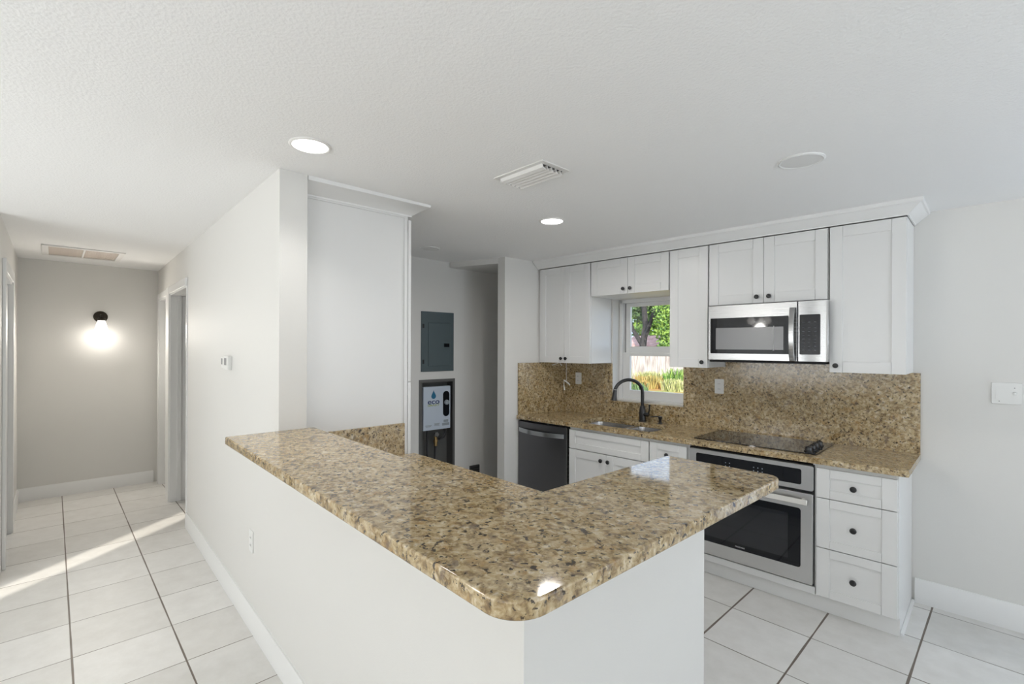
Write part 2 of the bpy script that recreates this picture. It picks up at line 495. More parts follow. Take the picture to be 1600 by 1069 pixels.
# ---------------------------------------------------------------- hall doors
def casing(parent, x0, x1, y, ztop, sgn, w=0.07, t=0.018):
    b = MB()
    for xa, xb in ((x0 - w, x0), (x1, x1 + w)):
        b.prism([(xa, y), (xb, y), (xb, y + sgn * t), (xa, y + sgn * t)], 0, ztop + w)
    b.box(x0, x1, min(y, y + sgn * t), max(y, y + sgn * t), ztop, ztop + w)
    b.build('casing', M_TRIM, parent, bevel=0.004)
def jambs(parent, x0, x1, y0, y1, ztop, t=0.018):
    b = MB().box(x0, x0 + t, y0, y1, 0, ztop).box(x1 - t, x1, y0, y1, 0, ztop).box(x0 + t, x1 - t, y0, y1, ztop - t, ztop)
    b.build('jamb', M_TRIM, parent)
    ym = (y0 + y1) / 2
    s = MB().box(x0 + t, x0 + t + 0.012, ym - 0.015, ym + 0.02, 0, ztop - t).box(x1 - t - 0.012, x1 - t, ym - 0.015, ym + 0.02, 0, ztop - t)
    s.build('door_stop', M_TRIM, parent)
def leaf_closed(parent, x0, x1, y, z1, sgn=-1):
    b = MB().box(x0, x1, y, y + 0.035, 0.012, z1)
    o = b.build('leaf', M_TRIM, parent, bevel=0.002)
    return o
use(HF)
d1 = struct(thing('door_1', 'white closet door with casing at the end of the hall', 'door', (D1[0], 0.81, 0)))
casing(d1, D1[0], D1[1], 0.81, 2.13, -1, w=0.062)
jambs(d1, D1[0], D1[1], 0.80, 0.945, 2.13)
leaf_closed(d1, D1[0] + 0.02, D1[1] - 0.02, 0.905, 2.10)
d2 = struct(thing('door_2', 'open white bedroom door in casing off the hall', 'door', (D2[0], 0.81, 0)))
b = MB().box(D2[0] - 0.185, D2[0], 0.785, 0.81, 0, 2.20).box(D2[0], D2[1], 0.79, 0.81, 2.13, 2.20)
b.build('casing', M_TRIM, d2, bevel=0.004)
jambs(d2, D2[0], D2[1], 0.80, 0.95, 2.13)
MB().box(-5.985, -5.95, 0.962, 1.83, 0.012, 2.10).build('leaf', M_TRIM, d2, bevel=0.002)
for z in (0.25, 1.12, 1.90):
    MB().box(-5.9668, -5.9655, 0.925, 0.95, z - 0.045, z + 0.045).lathe([(0.007, -0.05), (0.007, 0.05)], (-5.962, 0.955, z), seg=12).build('hinge', M_PLASTIC, d2)
use(WF)
d3 = struct(thing('door_3', 'white door and casing on the left side of the hall', 'door', (DL0, -0.26, 0)))
casing(d3, DL0, DL1, -0.26, 2.13, 1, w=0.09, t=0.02)
jambs(d3, DL0, DL1, -0.36, -0.25, 2.13)
leaf_closed(d3, DL0 + 0.02, DL1 - 0.02, -0.31, 2.10)

# ---------------------------------------------------------------- windows
use(KF)
d4 = struct(thing('door_4', 'glass back door to the patio beside the light switch', 'door', (0.7, 3.95, 0)))
casing(d4, 0.25, 1.15, 3.95, 2.06, -1, w=0.06)
b = MB()
for xa, xb, za, zb2 in ((0.25, 0.33, 0.01, 2.06), (1.07, 1.15, 0.01, 2.06), (0.33, 1.07, 0.01, 0.16), (0.33, 1.07, 1.96, 2.06)):
    b.box(xa, xb, 4.02, 4.06, za, zb2)
b.build('leaf', M_TRIM, d4, bevel=0.003)
MB().box(0.33, 1.07, 4.038, 4.042, 0.16, 1.96).build('pane', M_PANE, d4)
w1 = struct(thing('window_1', 'white single-hung kitchen window over the sink', 'window', (WX0, 4.05, WZ0)))
b = MB()
FY0, FY1 = 4.06, 4.15
b.box(WX0, WX0 + 0.035, FY0, FY1, WZ0, WZ1).box(WX1 - 0.02, WX1, FY0, FY1, WZ0, WZ1)
b.box(WX0, WX1, FY0, FY1, WZ1 - 0.035, WZ1).box(WX0, WX1, FY0 - 0.03, FY1, WZ0, WZ0 + 0.022)
b.build('window_frame', M_TRIM, w1, bevel=0.003)
LX0, LX1 = WX0 + 0.035, WX1 - 0.02
def sash(x0, x1, y0, y1, z0, z1, gx0, gx1, gz0, gz1):
    return MB().box(x0, gx0, y0, y1, z0, z1).box(gx1, x1, y0, y1, z0, z1).box(gx0, gx1, y0, y1, z0, gz0).box(gx0, gx1, y0, y1, gz1, z1)
lo = sash(LX0, LX1, 4.072, 4.102, WZ0 + 0.022, 1.548, LX0 + 0.078, LX1 - 0.02, 1.19, 1.517).build('sash', M_TRIM, w1, bevel=0.003)
MB().box(LX0 + 0.078, LX1 - 0.02, 4.086, 4.089, 1.19, 1.517).build('pane', M_PANE, lo)
up = sash(LX0 + 0.012, LX1, 4.108, 4.136, 1.548, WZ1 - 0.035, LX0 + 0.060, LX1 - 0.02, 1.607, 1.990).build('sash', M_TRIM, w1, bevel=0.003)
MB().box(LX0 + 0.060, LX1 - 0.02, 4.12, 4.123, 1.607, 1.99).build('pane', M_PANE, up)
MB().box(WX0 + 0.001, WX1 - 0.001, 3.933, 4.029, WZ0 - 0.003, WZ0 + 0.004).build('sill', M_GRANITE, w1)
MB().box(LX0, LX0 + 0.012, 4.112, 4.13, 1.548, WZ1 - 0.035).build('track', M_SLOT, w1)
use(WF)
def shaded_window(n, label, axis, a0, a1, z0, z1, c):
    w = struct(thing('window_%d' % n, label, 'window', (a0, c, z0) if axis == 'x' else (c, a0, z0)))
    def bx(mb, u0, u1, v0, v1, za, zb_):
        return mb.box(u0, u1, v0, v1, za, zb_) if axis == 'x' else mb.box(v0, v1, u0, u1, za, zb_)
    f = MB(); t = 0.06
    for u0, u1, za, zb_ in ((a0, a0 + t, z0, z1), (a1 - t, a1, z0, z1), (a0 + t, a1 - t, z0, z0 + t), (a0 + t, a1 - t, z1 - t, z1), ((a0 + a1) / 2 - 0.03, (a0 + a1) / 2 + 0.03, z0 + t, z1 - t)):
        bx(f, u0, u1, c - 0.04, c + 0.04, za, zb_)
    f.build('window_frame', M_TRIM, w)
    bx(MB(), a0, a1, c - 0.055, c - 0.045, z0, z1).build('sun_block_panel', M_SUNBLOCK, w) if axis == 'x' else bx(MB(), a0, a1, c + 0.045, c + 0.055, z0, z1).build('sun_block_panel', M_SUNBLOCK, w)  # opaque panels added to keep the sun out of the room
shaded_window(2, 'wide patio door behind the camera', 'x', -4.25, -1.85, 0.05, 2.15, -4.25)
shaded_window(3, 'living room window behind the camera', 'x', 0.4, 2.8, 0.75, 2.15, -4.25)
shaded_window(4, 'unseen side window added to go with the fill light', 'y', 1.4, 3.4, 0.6, 2.1, 4.15)  # unseen window, set where the side fill light stands
w5 = struct(thing('window_5', 'narrow sidelight letting the sun in', 'window', (-1.35, -4.26, 0.1)))
MB().box(-1.505, -1.2, -4.262, -4.258, 0.1, 2.1).build('pane', M_PANE, w5)

# ================================================================== KITCHEN RUN
use(KF)
DF = 3.345        # base door fronts
UF = 3.60         # upper door fronts
YW = 3.948
def knob(parent, x, z, y, r=0.0155):
    prof = [(0.006, 0.0), (0.0055, 0.010), (0.008, 0.014), (r, 0.018), (r, 0.023), (r * 0.8, 0.0275), (r * 0.35, 0.0295)]
    return MB().lathe(prof, (x, y, z), (0, -1, 0), 20).build('knob', M_BLACK, parent)
def upper(label, x0, x1, z0, z1, doors, knobs, side_gap=0.0015):
    t = thing('wall_cabinet', label, 'cabinet', ((x0 + x1) / 2, 3.78, z0), 'white wall cabinets of the kitchen run')
    xb = x0 + 0.001 if x0 > -3.3 else -3.297
    MB().prism([(x0 + 0.001, UF + 0.022), (x1 - 0.001, UF + 0.022), (x1 - 0.001, YW), (xb, YW)], z0, z1).build('body', M_CAB, t, bevel=0.0015)
    for (a, c), kx in zip(doors, knobs):
        rr = 0.068 if (c - a) > 0.3 else 0.062
        d = MB().shaker(a, c, z0 - 0.001, z1 - 0.004, UF, 0.02, rr, rr, 0.007).build('door', M_CAB, t, bevel=0.0012)
        knob(d, kx, z0 + 0.042, UF)
    return t
ZT = 2.372
upper('tall white double-door wall cabinet in the corner left of the window', -3.335, -2.698, 1.448, ZT, [(-3.297, -3.0), (-2.997, -2.702)], [-3.028, -2.972])
upper('short white double-door wall cabinet above the kitchen window', -2.694, -1.933, 2.06, ZT, [(-2.69, -2.314), (-2.311, -1.938)], [-2.347, -2.279])
upper('narrow white single-door wall cabinet between window and microwave', -1.929, -1.618, 1.446, ZT, [(-1.925, -1.622)], [-1.66])
upper('short white double-door wall cabinet directly above the microwave', -1.614, -0.846, 1.914, ZT, [(-1.61, -1.233), (-1.230, -0.851)], [-1.272, -1.193])
upper('tall white single-door wall cabinet at the end beside the microwave', -0.842, -0.455, 1.446, ZT, [(-0.838, -0.458)], [-0.803])

# crown moulding above the wall cabinets, mitred return at the right end
def crown_path(prof, path_pts):
    """sweep (offset out, z) along 2D points with mitred corners; out is to the right of travel"""
    b = MB(); rings = []
    P = [Vector(p) for p in path_pts]
    for i, p in enumerate(P):
        ns = []
        if i > 0:
            d = (P[i] - P[i - 1]).normalized(); ns.append(Vector((d.y, -d.x)))
        if i < len(P) - 1:
            d = (P[i + 1] - P[i]).normalized(); ns.append(Vector((d.y, -d.x)))
        n = ns[0] if len(ns) == 1 else (ns[0] + ns[1]) / (1 + ns[0].dot(ns[1]))
        rings.append([b.bm.verts.new((p.x + n.x * o, p.y + n.y * o, z)) for o, z in prof])
    k = len(prof)
    for a, c in zip(rings, rings[1:]):
        for j in range(k):
            b.face([a[j], a[(j + 1) % k], c[(j + 1) % k], c[j]])
    b.face(rings[0][::-1]); b.face(rings[-1])
    return b
zt = 2.447
prof = [(0.0, 2.374), (0.008, 2.374), (0.010, 2.382), (0.016, 2.386), (0.066, 2.428), (0.074, 2.430), (0.078, 2.436), (0.078, zt + 0.02), (0.0, zt + 0.02)]
struct(crown_path(prof, [(-3.335, UF), (-0.455, UF), (-0.455, YW)]).build('trim_2', M_TRIM, angle=25))

# base cabinets
def base_body(t, x0, x1, toe=True):
    b = MB().box(x0, x1, DF + 0.021, YW, 0.105, 0.900)
    b.box(x0, x1, 3.41, YW, 0.0, 0.105)
    return b.build('body', M_CAB, t)
t = thing('base_cabinet', 'white sink base cabinet with false drawer front over two doors', 'cabinet', (-2.35, 3.6, 0), 'white base cabinets of the kitchen run')
b = MB().box(-2.737, -2.72, DF + 0.021, YW, 0.105, 0.68).box(-1.98, -1.962, DF + 0.021, YW, 0.105, 0.68).box(-2.72, -1.98, DF + 0.021, YW, 0.105, 0.13)
b.box(-2.737, -1.962, DF + 0.021, DF + 0.04, 0.13, 0.90).box(-2.72, -1.98, 3.93, YW, 0.13, 0.90).box(-2.737, -1.962, 3.41, YW, 0, 0.105)
b.build('body', M_CAB, t)
MB().shaker(-2.734, -1.966, 0.717, 0.878, DF, 0.02, 0.066, 0.05, 0.007).build('drawer', M_CAB, t, bevel=0.0012)
for a, c, kx in ((-2.734, -2.352, -2.406), (-2.349, -1.966, -2.312)):
    d = MB().shaker(a, c, 0.113, 0.710, DF, 0.02, 0.066, 0.066, 0.007).build('door', M_CAB, t, bevel=0.0012)
    knob(d, kx + (0.012 if kx < -2.35 else -0.012), 0.658, DF, 0.017)
t = thing('base_cabinet', 'narrow white base cabinet between sink cabinet and oven', 'cabinet', (-1.81, 3.6, 0), 'white base cabinets of the kitchen run')
base_body(t, -1.96, -1.662)
d = MB().shaker(-1.957, -1.664, 0.717, 0.880, DF, 0.02, 0.06, 0.05, 0.007).build('drawer', M_CAB, t, bevel=0.0012)
knob(d, -1.811, 0.80, DF)
d = MB().shaker(-1.957, -1.664, 0.113, 0.710, DF, 0.02, 0.06, 0.066, 0.007).build('door', M_CAB, t, bevel=0.0012)
knob(d, -1.70, 0.66, DF)
t = thing('base_cabinet', 'white three-drawer base cabinet at the end of the run', 'cabinet', (-0.66, 3.6, 0), 'white base cabinets of the kitchen run')
base_body(t, -0.853, -0.478)
MB().prism_x([(DF + 0.02, 0.9), (DF + 0.02, 0.105), (3.405, 0.105), (3.405, 0.0), (YW, 0), (YW, 0.9)], -0.478, -0.461).build('end_panel', M_CAB, t, bevel=0.001)
for z0, z1, kz in ((0.704, 0.878, 0.788), (0.406, 0.699, 0.550), (0.113, 0.401, 0.252)):
    d = MB().shaker(-0.851, -0.467, z0, z1, DF, 0.02, 0.068, 0.050, 0.007).build('drawer', M_CAB, t, bevel=0.0012)
    knob(d, -0.664, kz, DF, 0.017)
t = thing('oven_cabinet', 'white cabinet surround carrying the built-in oven under the cooktop', 'cabinet', (-1.26, 3.6, 0), 'white base cabinets of the kitchen run')
b = MB().box(-1.66, -1.645, DF + 0.021, YW, 0.105, 0.90).box(-0.872, -0.855, DF + 0.021, YW, 0.105, 0.90).box(-1.645, -0.872, DF + 0.021, YW, 0.105, 0.150)
b.box(-1.66, -0.855, 3.41, YW, 0, 0.105)
b.build('body', M_CAB, t)
MB().box(-1.658, -0.858, DF + 0.003, DF + 0.021, 0.108, 0.152).build('bottom_rail', M_CAB, t, bevel=0.0015)
# toe board and shoe strip
b = MB().box(-2.76, -0.461, 3.402, 3.4095, 0.0, 0.103)
struct(b.build('baseboard_toe', M_TRIM))
struct(MB().prism_y([(-0.460, 0), (-0.445, 0), (-0.447, 0.014), (-0.460, 0.018)], 3.41, 3.935).build('baseboard_shoe', M_TRIM))

# dishwasher
t = thing('dishwasher', 'dark stainless dishwasher with bar handle at the left end', 'dishwasher', (-3.06, 3.6, 0))
MB().prism([(-3.362, DF + 0.03), (-2.748, DF + 0.03), (-2.748, 3.93), (-3.298, 3.93)], 0.09, 0.893).build('body', M_GAP, t)
# slightly bowed door front
b = MB(); xs = [-3.362 + 0.598 * i / 16 for i in range(17)]
fy = lambda x: DF + 0.004 - 0.020 * (1 - ((x + 3.063) / 0.299) ** 2)
outl = [(x, fy(x)) for x in xs] + [(-2.764, DF + 0.03), (-3.362, DF + 0.03)]
b.prism(outl, 0.115, 0.884)
dd = b.build('door', M_DWSTEEL, t, bevel=0.002)
MB().box(-2.7632, -2.759, DF - 0.002, DF + 0.03, 0.115, 0.884).build('door_edge', M_STEEL, t)
# wide flat handle, bowed outward
b = MB(); n = 18; top = []; bot = []
for i in range(n + 1):
    x = -3.338 + 0.552 * i / n; u = (i / n - 0.5) * 2
    y = fy(x) - 0.012 - 0.026 * (1 - u * u)
    zmid = 0.805 - 0.004 * (1 - u * u)
    top.append((x, y, zmid + 0.020)); bot.append((x, y, zmid - 0.020))
vt = [b.bm.verts.new(p) for p in top]; vb = [b.bm.verts.new(p) for p in bot]
vt2 = [b.bm.verts.new((x, y + 0.01, z)) for x, y, z in top]; vb2 = [b.bm.verts.new((x, y + 0.01, z)) for x, y, z in bot]
for i in range(n):
    b.face([vb[i], vb[i + 1], vt[i + 1], vt[i]]); b.face([vb2[i + 1], vb2[i], vt2[i], vt2[i + 1]])
    b.face([vt[i], vt[i + 1], vt2[i + 1], vt2[i]]); b.face([vb[i + 1], vb[i], vb2[i], vb2[i + 1]])
b.face([vb[0], vt[0], vt2[0], vb2[0]]); b.face([vt[n], vb[n], vb2[n], vt2[n]])
b.build('handle', M_DWHANDLE, t)
for xm in (-3.326, -2.80):
    MB().box(xm - 0.004, xm + 0.004, fy(xm) - 0.006, fy(xm) + 0.002, 0.792, 0.815).build('bracket', M_GAP, t)
MB().prism([(-3.354, DF + 0.06), (-2.75, DF + 0.06), (-2.75, 3.92), (-3.298, 3.92)], 0.0, 0.09).build('kick_plate', M_GAP, t)

# wall oven
t = thing('wall_oven', 'stainless built-in oven with black glass under the counter', 'oven', (-1.26, 3.6, 0.16))
OX0, OX1 = -1.640, -0.866
MB().box(OX0 - 0.003, OX1 + 0.003, DF + 0.012, 3.90, 0.153, 0.888).build('body', M_GAP, t)
cp = MB().prism_y(rrect(OX0, OX1, 0.729, 0.882, 0.012), DF - 0.004, DF + 0.012).build('control_panel', M_STEELOV, t, bevel=0.0015)
ds = MB().prism_y(rrect(-1.590, -0.930, 0.760, 0.855, 0.012), DF - 0.006, DF - 0.003).build('display', M_GLASSBLK, cp)
b = MB()
for gx, cols, rows in ((-1.385, 2, 2), (-1.205, 3, 2)):
    for i in range(cols):
        for j in range(rows):
            x = gx + i * 0.026; z = 0.795 + j * 0.022
            b.box(x - 0.003, x + 0.003, DF - 0.0066, DF - 0.0058, z - 0.003, z + 0.003)
b.build('button_lettering', M_GREYPR, cp)['kind'] = 'stuff'
dr = MB().prism_y(rrect(OX0, OX1, 0.166, 0.714, 0.008), DF - 0.018, DF + 0.010).build('door', M_STEELOV, t, bevel=0.002)
MB().prism_y(rrect(-1.592, -0.929, 0.255, 0.618, 0.016), DF - 0.020, DF - 0.017).build('window', M_GLASSBLK, dr)
MB().prism_y(rrect(-1.525, -0.998, 0.295, 0.575, 0.004), DF - 0.0212, DF - 0.0195).build('inner_window', M_OVENWIN, dr)
lettering('FRIGIDAIRE', M_LOGO, dr, (-1.285, DF - 0.0214, 0.274), 0.012, '-Y', bold=0.0003)
b = MB().prism_x([(DF - 0.066, 0.652), (DF - 0.048, 0.650), (DF - 0.044, 0.682), (DF - 0.060, 0.686)], -1.615, -0.886)
b.box(-1.600, -1.580, DF - 0.048, DF - 0.017, 0.657, 0.679).box(-0.925, -0.905, DF - 0.048, DF - 0.017, 0.657, 0.679)
b.build('handle', M_OVENBAR, dr, bevel=0.004, seg=3)

# countertop with sink cut-out (ring of boxes merged)
CT0, CT1 = 0.903, 0.938
CF = 3.328
SX0, SX1, SY0, SY1 = -2.725, -1.985, 3.412, 3.79
b = MB()
outer = fillet([(-3.366, CF), (-0.417, CF), (-0.417, 3.935), (-3.303, 3.935)], [0, 0.012, 0, 0], 4)
hole = [(SX0 + 0.03, SY0), (SX1 - 0.03, SY0), (SX1, SY0 + 0.03), (SX1, SY1 - 0.03), (SX1 - 0.03, SY1), (SX0 + 0.03, SY1), (SX0, SY1 - 0.03), (SX0, SY0 + 0.03)]
def holed_slab(b, outer, hole, z0, z1):
    rings = {}
    for z in (z0, z1):
        vo = [b.bm.verts.new((x, y, z)) for x, y in outer]; vh = [b.bm.verts.new((x, y, z)) for x, y in hole]
        ed = [b.bm.edges.new((vo[i], vo[(i + 1) % len(vo)])) for i in range(len(vo))] + [b.bm.edges.new((vh[i], vh[(i + 1) % len(vh)])) for i in range(len(vh))]
        bmesh.ops.triangle_fill(b.bm, use_beauty=True, edges=ed)
        rings[z] = (vo, vh)
    for k in (0, 1):
        a, c = rings[z0][k], rings[z1][k]
        for i in range(len(a)):
            b.face([a[i], a[(i + 1) % len(a)], c[(i + 1) % len(a)], c[i]])
    # drop any fill inside the hole
    cx = sum(p[0] for p in hole) / len(hole); cy = sum(p[1] for p in hole) / len(hole)
    return b
holed_slab(b, outer, hole, CT0, CT1)
ct = b.build('countertop', M_GRANITE, base=(-1.9, 3.6, CT0), bevel=0.003)
tag(ct, 'brown granite kitchen countertop running from dishwasher to end drawers', 'countertop')

# backsplash with window cut-out and the return on the side wall
b = MB()
BZ = 1.443
b.box(-3.30, WX0, 3.932, YW, CT1, BZ).box(WX0, WX1, 3.932, YW, CT1, WZ0 - 0.004).box(WX1, -0.42, 3.932, YW, CT1, BZ)
b.box(-1.616, -0.848, 3.932, YW, BZ, 1.502)
bs = b.build('backsplash', M_SPLASH, base=(-1.9, 3.94, CT1))
tag(bs, 'tall brown granite backsplash on the window wall above the counter', 'backsplash')
b = MB().prism([(-3.367, 3.345), (-3.352, 3.345), (-3.281, 3.931), (-3.296, 3.931)], CT1, 1.443)
tag(b.build('side_splash', M_SPLASH, base=(-3.33, 3.6, CT1)), 'granite side splash on the short wall above the dishwasher', 'backsplash')

# sink: two undermount bowls
t = thing('kitchen_sink', 'double-bowl stainless undermount sink below the window', 'sink', (-2.35, 3.6, 0.72))
def bowl(x0, x1, y0, y1, zt_, zb_):
    b = MB(); r = 0.05; n = 5
    def ring(ins, z): return [b.bm.verts.new((x, y, z)) for x, y in rrect(x0 + ins, x1 - ins, y0 + ins, y1 - ins, max(0.02, r - ins * 0.3), n)]
    rs = [ring(-0.018, zt_), ring(0.0, zt_), ring(0.004, zt_ - 0.03), ring(0.012, zb_ + 0.03), ring(0.03, zb_ + 0.006), ring(0.06, zb_)]
    for p, q in zip(rs, rs[1:]):
        for i in range(len(p)):
            b.face([p[i], p[(i + 1) % len(p)], q[(i + 1) % len(p)], q[i]])
    b.face(rs[-1])
    return b
for x0, x1 in ((SX0 + 0.006, -2.335), (-2.295, SX1 - 0.006)):
    bo = bowl(x0, x1, SY0 + 0.005, SY1 - 0.005, CT0 - 0.001, 0.725).build('bowl', M_STEELSINK, t)
    MB().lathe([(0.04, 0.0), (0.036, 0.003), (0.01, 0.003)], ((x0 + x1) / 2, (SY0 + SY1) / 2, 0.7255), seg=20).build('drain', M_STEEL, bo)
MB().box(-2.333, -2.297, SY0 + 0.012, SY1 - 0.012, CT0 - 0.012, CT0 + 0.004).build('divider', M_STEELSINK, t, bevel=0.004)

# faucet
t = thing('kitchen_faucet', 'black high-arc pull-down faucet behind the sink', 'faucet', (-2.305, 3.865, CT1))
fx, fy0 = -2.315, 3.862
MB().lathe([(0.034, 0), (0.034, 0.006), (0.029, 0.012), (0.028, 0.09), (0.024, 0.125), (0.017, 0.14)], (fx, fy0, CT1), seg=24).build('base', M_FAUCET, t)
dx, dy = -0.146, -0.232
L_ = math.hypot(dx, dy); ux, uy = dx / L_, dy / L_
path = [(fx, fy0, 1.05), (fx, fy0, 1.12), (fx, fy0, 1.195)]
rad = L_ / 2 * 0.98
for i in range(1, 15):
    a = PI * i / 15 * 0.98
    d = rad * (1 - math.cos(a)); path.append((fx + ux * d, fy0 + uy * d, 1.195 + rad * 0.86 * math.sin(a)))
ex = path[-1]
MB().tube(path, 0.0150, 14).build('spout', M_FAUCET, t)
e0 = Vector(ex); dirv = Vector((ux * 0.12, uy * 0.12, -1)).normalized()
MB().lathe([(0.015, -0.005), (0.016, 0.0), (0.017, 0.02), (0.022, 0.075), (0.023, 0.095), (0.016, 0.098)], e0, dirv, 20).build('spray_head', M_FAUCET, t)
MB().lathe([(0.0170, -0.002), (0.0170, 0.003)], e0, dirv, 20).build('collar', M_STEEL, t)
hd = MB().lathe([(0.017, 0), (0.017, 0.045), (0.012, 0.05)], (fx + 0.02, fy0 - 0.004, CT1 + 0.065), (1, -0.15, 0.05), 18)
hd.tube([(fx + 0.062, fy0 - 0.01, CT1 + 0.068), (fx + 0.076, fy0 - 0.016, CT1 + 0.11), (fx + 0.080, fy0 - 0.02, CT1 + 0.158)], [0.008, 0.0065, 0.008], 10)
hd.build('handle', M_FAUCET, t)
t = thing('soap_dispenser', 'black pump soap dispenser beside the faucet', 'soap dispenser', (-2.14, 3.855, CT1))
MB().lathe([(0.021, 0), (0.021, 0.005), (0.013, 0.010), (0.013, 0.038), (0.017, 0.045), (0.017, 0.06), (0.010, 0.064)], (-2.14, 3.855, CT1), seg=18).build('base', M_FAUCET, t)
MB().tube([(-2.14, 3.855, CT1 + 0.058), (-2.165, 3.83, CT1 + 0.062), (-2.20, 3.80, CT1 + 0.058)], [0.006, 0.0055, 0.0045], 10).build('nozzle', M_FAUCET, t)

# cooktop
t = thing('cooktop', 'black glass electric cooktop set into the granite counter', 'cooktop', (-1.25, 3.65, CT1))
MB().prism(rrect(-1.645, -0.866, 3.415, 3.885, 0.012), CT1, CT1 + 0.006).build('glass_top', M_GLASSBLK, t, bevel=0.0015)
for i in range(4):
    y = 3.485 + i * 0.087
    MB().lathe([(0.027, 0), (0.027, 0.004), (0.021, 0.007), (0.019, 0.026), (0.015, 0.029)], (-0.925, y, CT1 + 0.006), seg=20).box(-0.929, -0.921, y - 0.018, y + 0.018, CT1 + 0.03, CT1 + 0.041).build('knob', M_BLACK, t)

# microwave
t = thing('microwave', 'stainless over-the-range microwave with black door glass', 'microwave', (-1.2, 3.7, 1.5))
MB().box(-1.588, -0.852, 3.558, 3.93, 1.500, 1.905).build('body', M_GAP, t, bevel=0.002)
dr = MB().box(-1.588, -1.003, 3.53, 3.557, 1.510, 1.904).build('door', M_STEEL, t, bevel=0.003)
MB().prism_y(rrect(-1.570, -1.042, 1.557, 1.812, 0.005), 3.5282, 3.531).build('door_glass', M_GLASSBLK, dr)
MB().prism_y(rrect(-1.530, -1.085, 1.586, 1.741, 0.003), 3.5272, 3.5285).build('window', M_MWWIN, dr)
MB().box(-1.148, -1.141, 3.5262, 3.5275, 1.580, 1.748).build('glass_reflection', M_LOGO, dr)  # pale strip painted as a reflection in the door glass
lettering('FRIGIDAIRE', M_LOGO, dr, (-1.232, 3.5279, 1.777), 0.014, '-Y', bold=0.0003)
# bowed handle
b = MB(); n = 14; prev = None
for i in range(n + 1):
    u = i / n; z = 1.512 + 0.352 * u
    bow = 0.022 + 0.032 * math.sin(PI * u) ** 0.7
    hw = 0.016
    ring = [b.bm.verts.new(p) for p in ((-1.028 - hw, 3.53 - bow, z), (-1.028 + hw, 3.53 - bow, z), (-1.028 + hw, 3.53 - bow + 0.014, z), (-1.028 - hw, 3.53 - bow + 0.014, z))]
    if prev:
        for k in range(4): b.face([prev[k], prev[(k + 1) % 4], ring[(k + 1) % 4], ring[k]])
    else: b.face(ring[::-1])
    prev = ring
b.face(prev)
b.box(-1.038, -1.018, 3.505, 3.531, 1.517, 1.545).box(-1.038, -1.018, 3.505, 3.531, 1.832, 1.860)
b.build('handle', M_STEEL, dr, bevel=0.004, seg=3)
cpn = MB().prism([(-0.999, 3.53), (-0.846, 3.53), (-0.832, 3.538), (-0.828, 3.557), (-0.999, 3.557)], 1.510, 1.904).build('control_panel', M_STEEL, t, bevel=0.002)
ks = MB().prism_y(rrect(-0.990, -0.873, 1.556, 1.815, 0.006), 3.528, 3.531).build('keypad', M_GLASSBLK, cpn)
b = MB()
for r_ in range(8):
    for c_ in range(3):
        x = -0.968 + c_ * 0.033; z = 1.585 + r_ * 0.024
        if r_ == 7: z += 0.012
        b.box(x - 0.006, x + 0.006, 3.5274, 3.5282, z - 0.002, z + 0.002)
b.build('key_lettering', M_SLOTDIM, cpn)['kind'] = 'stuff'
MB().box(-1.58, -0.86, 3.545, 3.9, 1.494, 1.5).build('underside_vent', M_GAP, t)

# outlets on the backsplash
def outlet(label, x, z, y, w=0.072, hgt=0.118, group=None):
    t = thing('wall_outlet', label, 'outlet', (x, y, z), group)
    pl = MB().prism_y(rrect(x - w / 2, x + w / 2, z - hgt / 2, z + hgt / 2, 0.006), y - 0.006, y).build('cover_plate', M_PLASTIC, t, bevel=0.0015)
    for dz in (0.021, -0.021):
        s = MB().prism_y(rrect(x - 0.016, x + 0.016, z + dz - 0.014, z + dz + 0.014, 0.01), y - 0.0075, y - 0.0055).build('socket', M_PLASTIC, t)
        MB().box(x - 0.008, x - 0.005, y - 0.0082, y - 0.007, z + dz - 0.005, z + dz + 0.005).box(x + 0.005, x + 0.008, y - 0.0082, y - 0.007, z + dz - 0.005, z + dz + 0.005).build('slot', M_SLOT, s)
    return t
outlet('white outlet on granite backsplash under the corner wall cabinet', -3.077, 1.282, 3.932)
outlet('white outlet on granite backsplash left of the cooktop', -1.664, 1.286, 3.932)
# loose low-voltage cords under the corner cabinet
t = thing('hanging_wire', 'white cord with plug ends hanging below the corner wall cabinet', 'wire', (-3.12, 3.80, 1.447))
MB().tube([(-3.13, 3.80, 1.447), (-3.131, 3.80, 1.36), (-3.128, 3.80, 1.27), (-3.135, 3.80, 1.255)], 0.0022, 8).build('cable', M_PLASTIC, t)
MB().tube([(-3.165, 3.80, 1.268), (-3.13, 3.80, 1.25), (-3.098, 3.80, 1.232), (-3.085, 3.80, 1.218)], [0.004, 0.007, 0.007, 0.005], 10).build('connector', M_PLASTIC, t)
MB().tube([(-3.158, 3.80, 1.26), (-3.163, 3.80, 1.225), (-3.158, 3.80, 1.195), (-3.153, 3.80, 1.165)], [0.003, 0.003, 0.006, 0.009], 10).build('plug', M_PLASTIC, t)
t = thing('loose_wire', 'short white cord ends poking from under the corner cabinet doors', 'wire', (-3.2, 3.74, 1.447))
MB().tube([(-3.185, 3.74, 1.448), (-3.187, 3.74, 1.438), (-3.21, 3.735, 1.43), (-3.255, 3.73, 1.415)], [0.003, 0.005, 0.005, 0.006], 10).build('cable', M_PLASTIC, t)
MB().tube([(-3.175, 3.74, 1.447), (-3.16, 3.74, 1.432), (-3.14, 3.74, 1.415)], [0.003, 0.004, 0.005], 8).build('plug', M_PLASTIC, t)
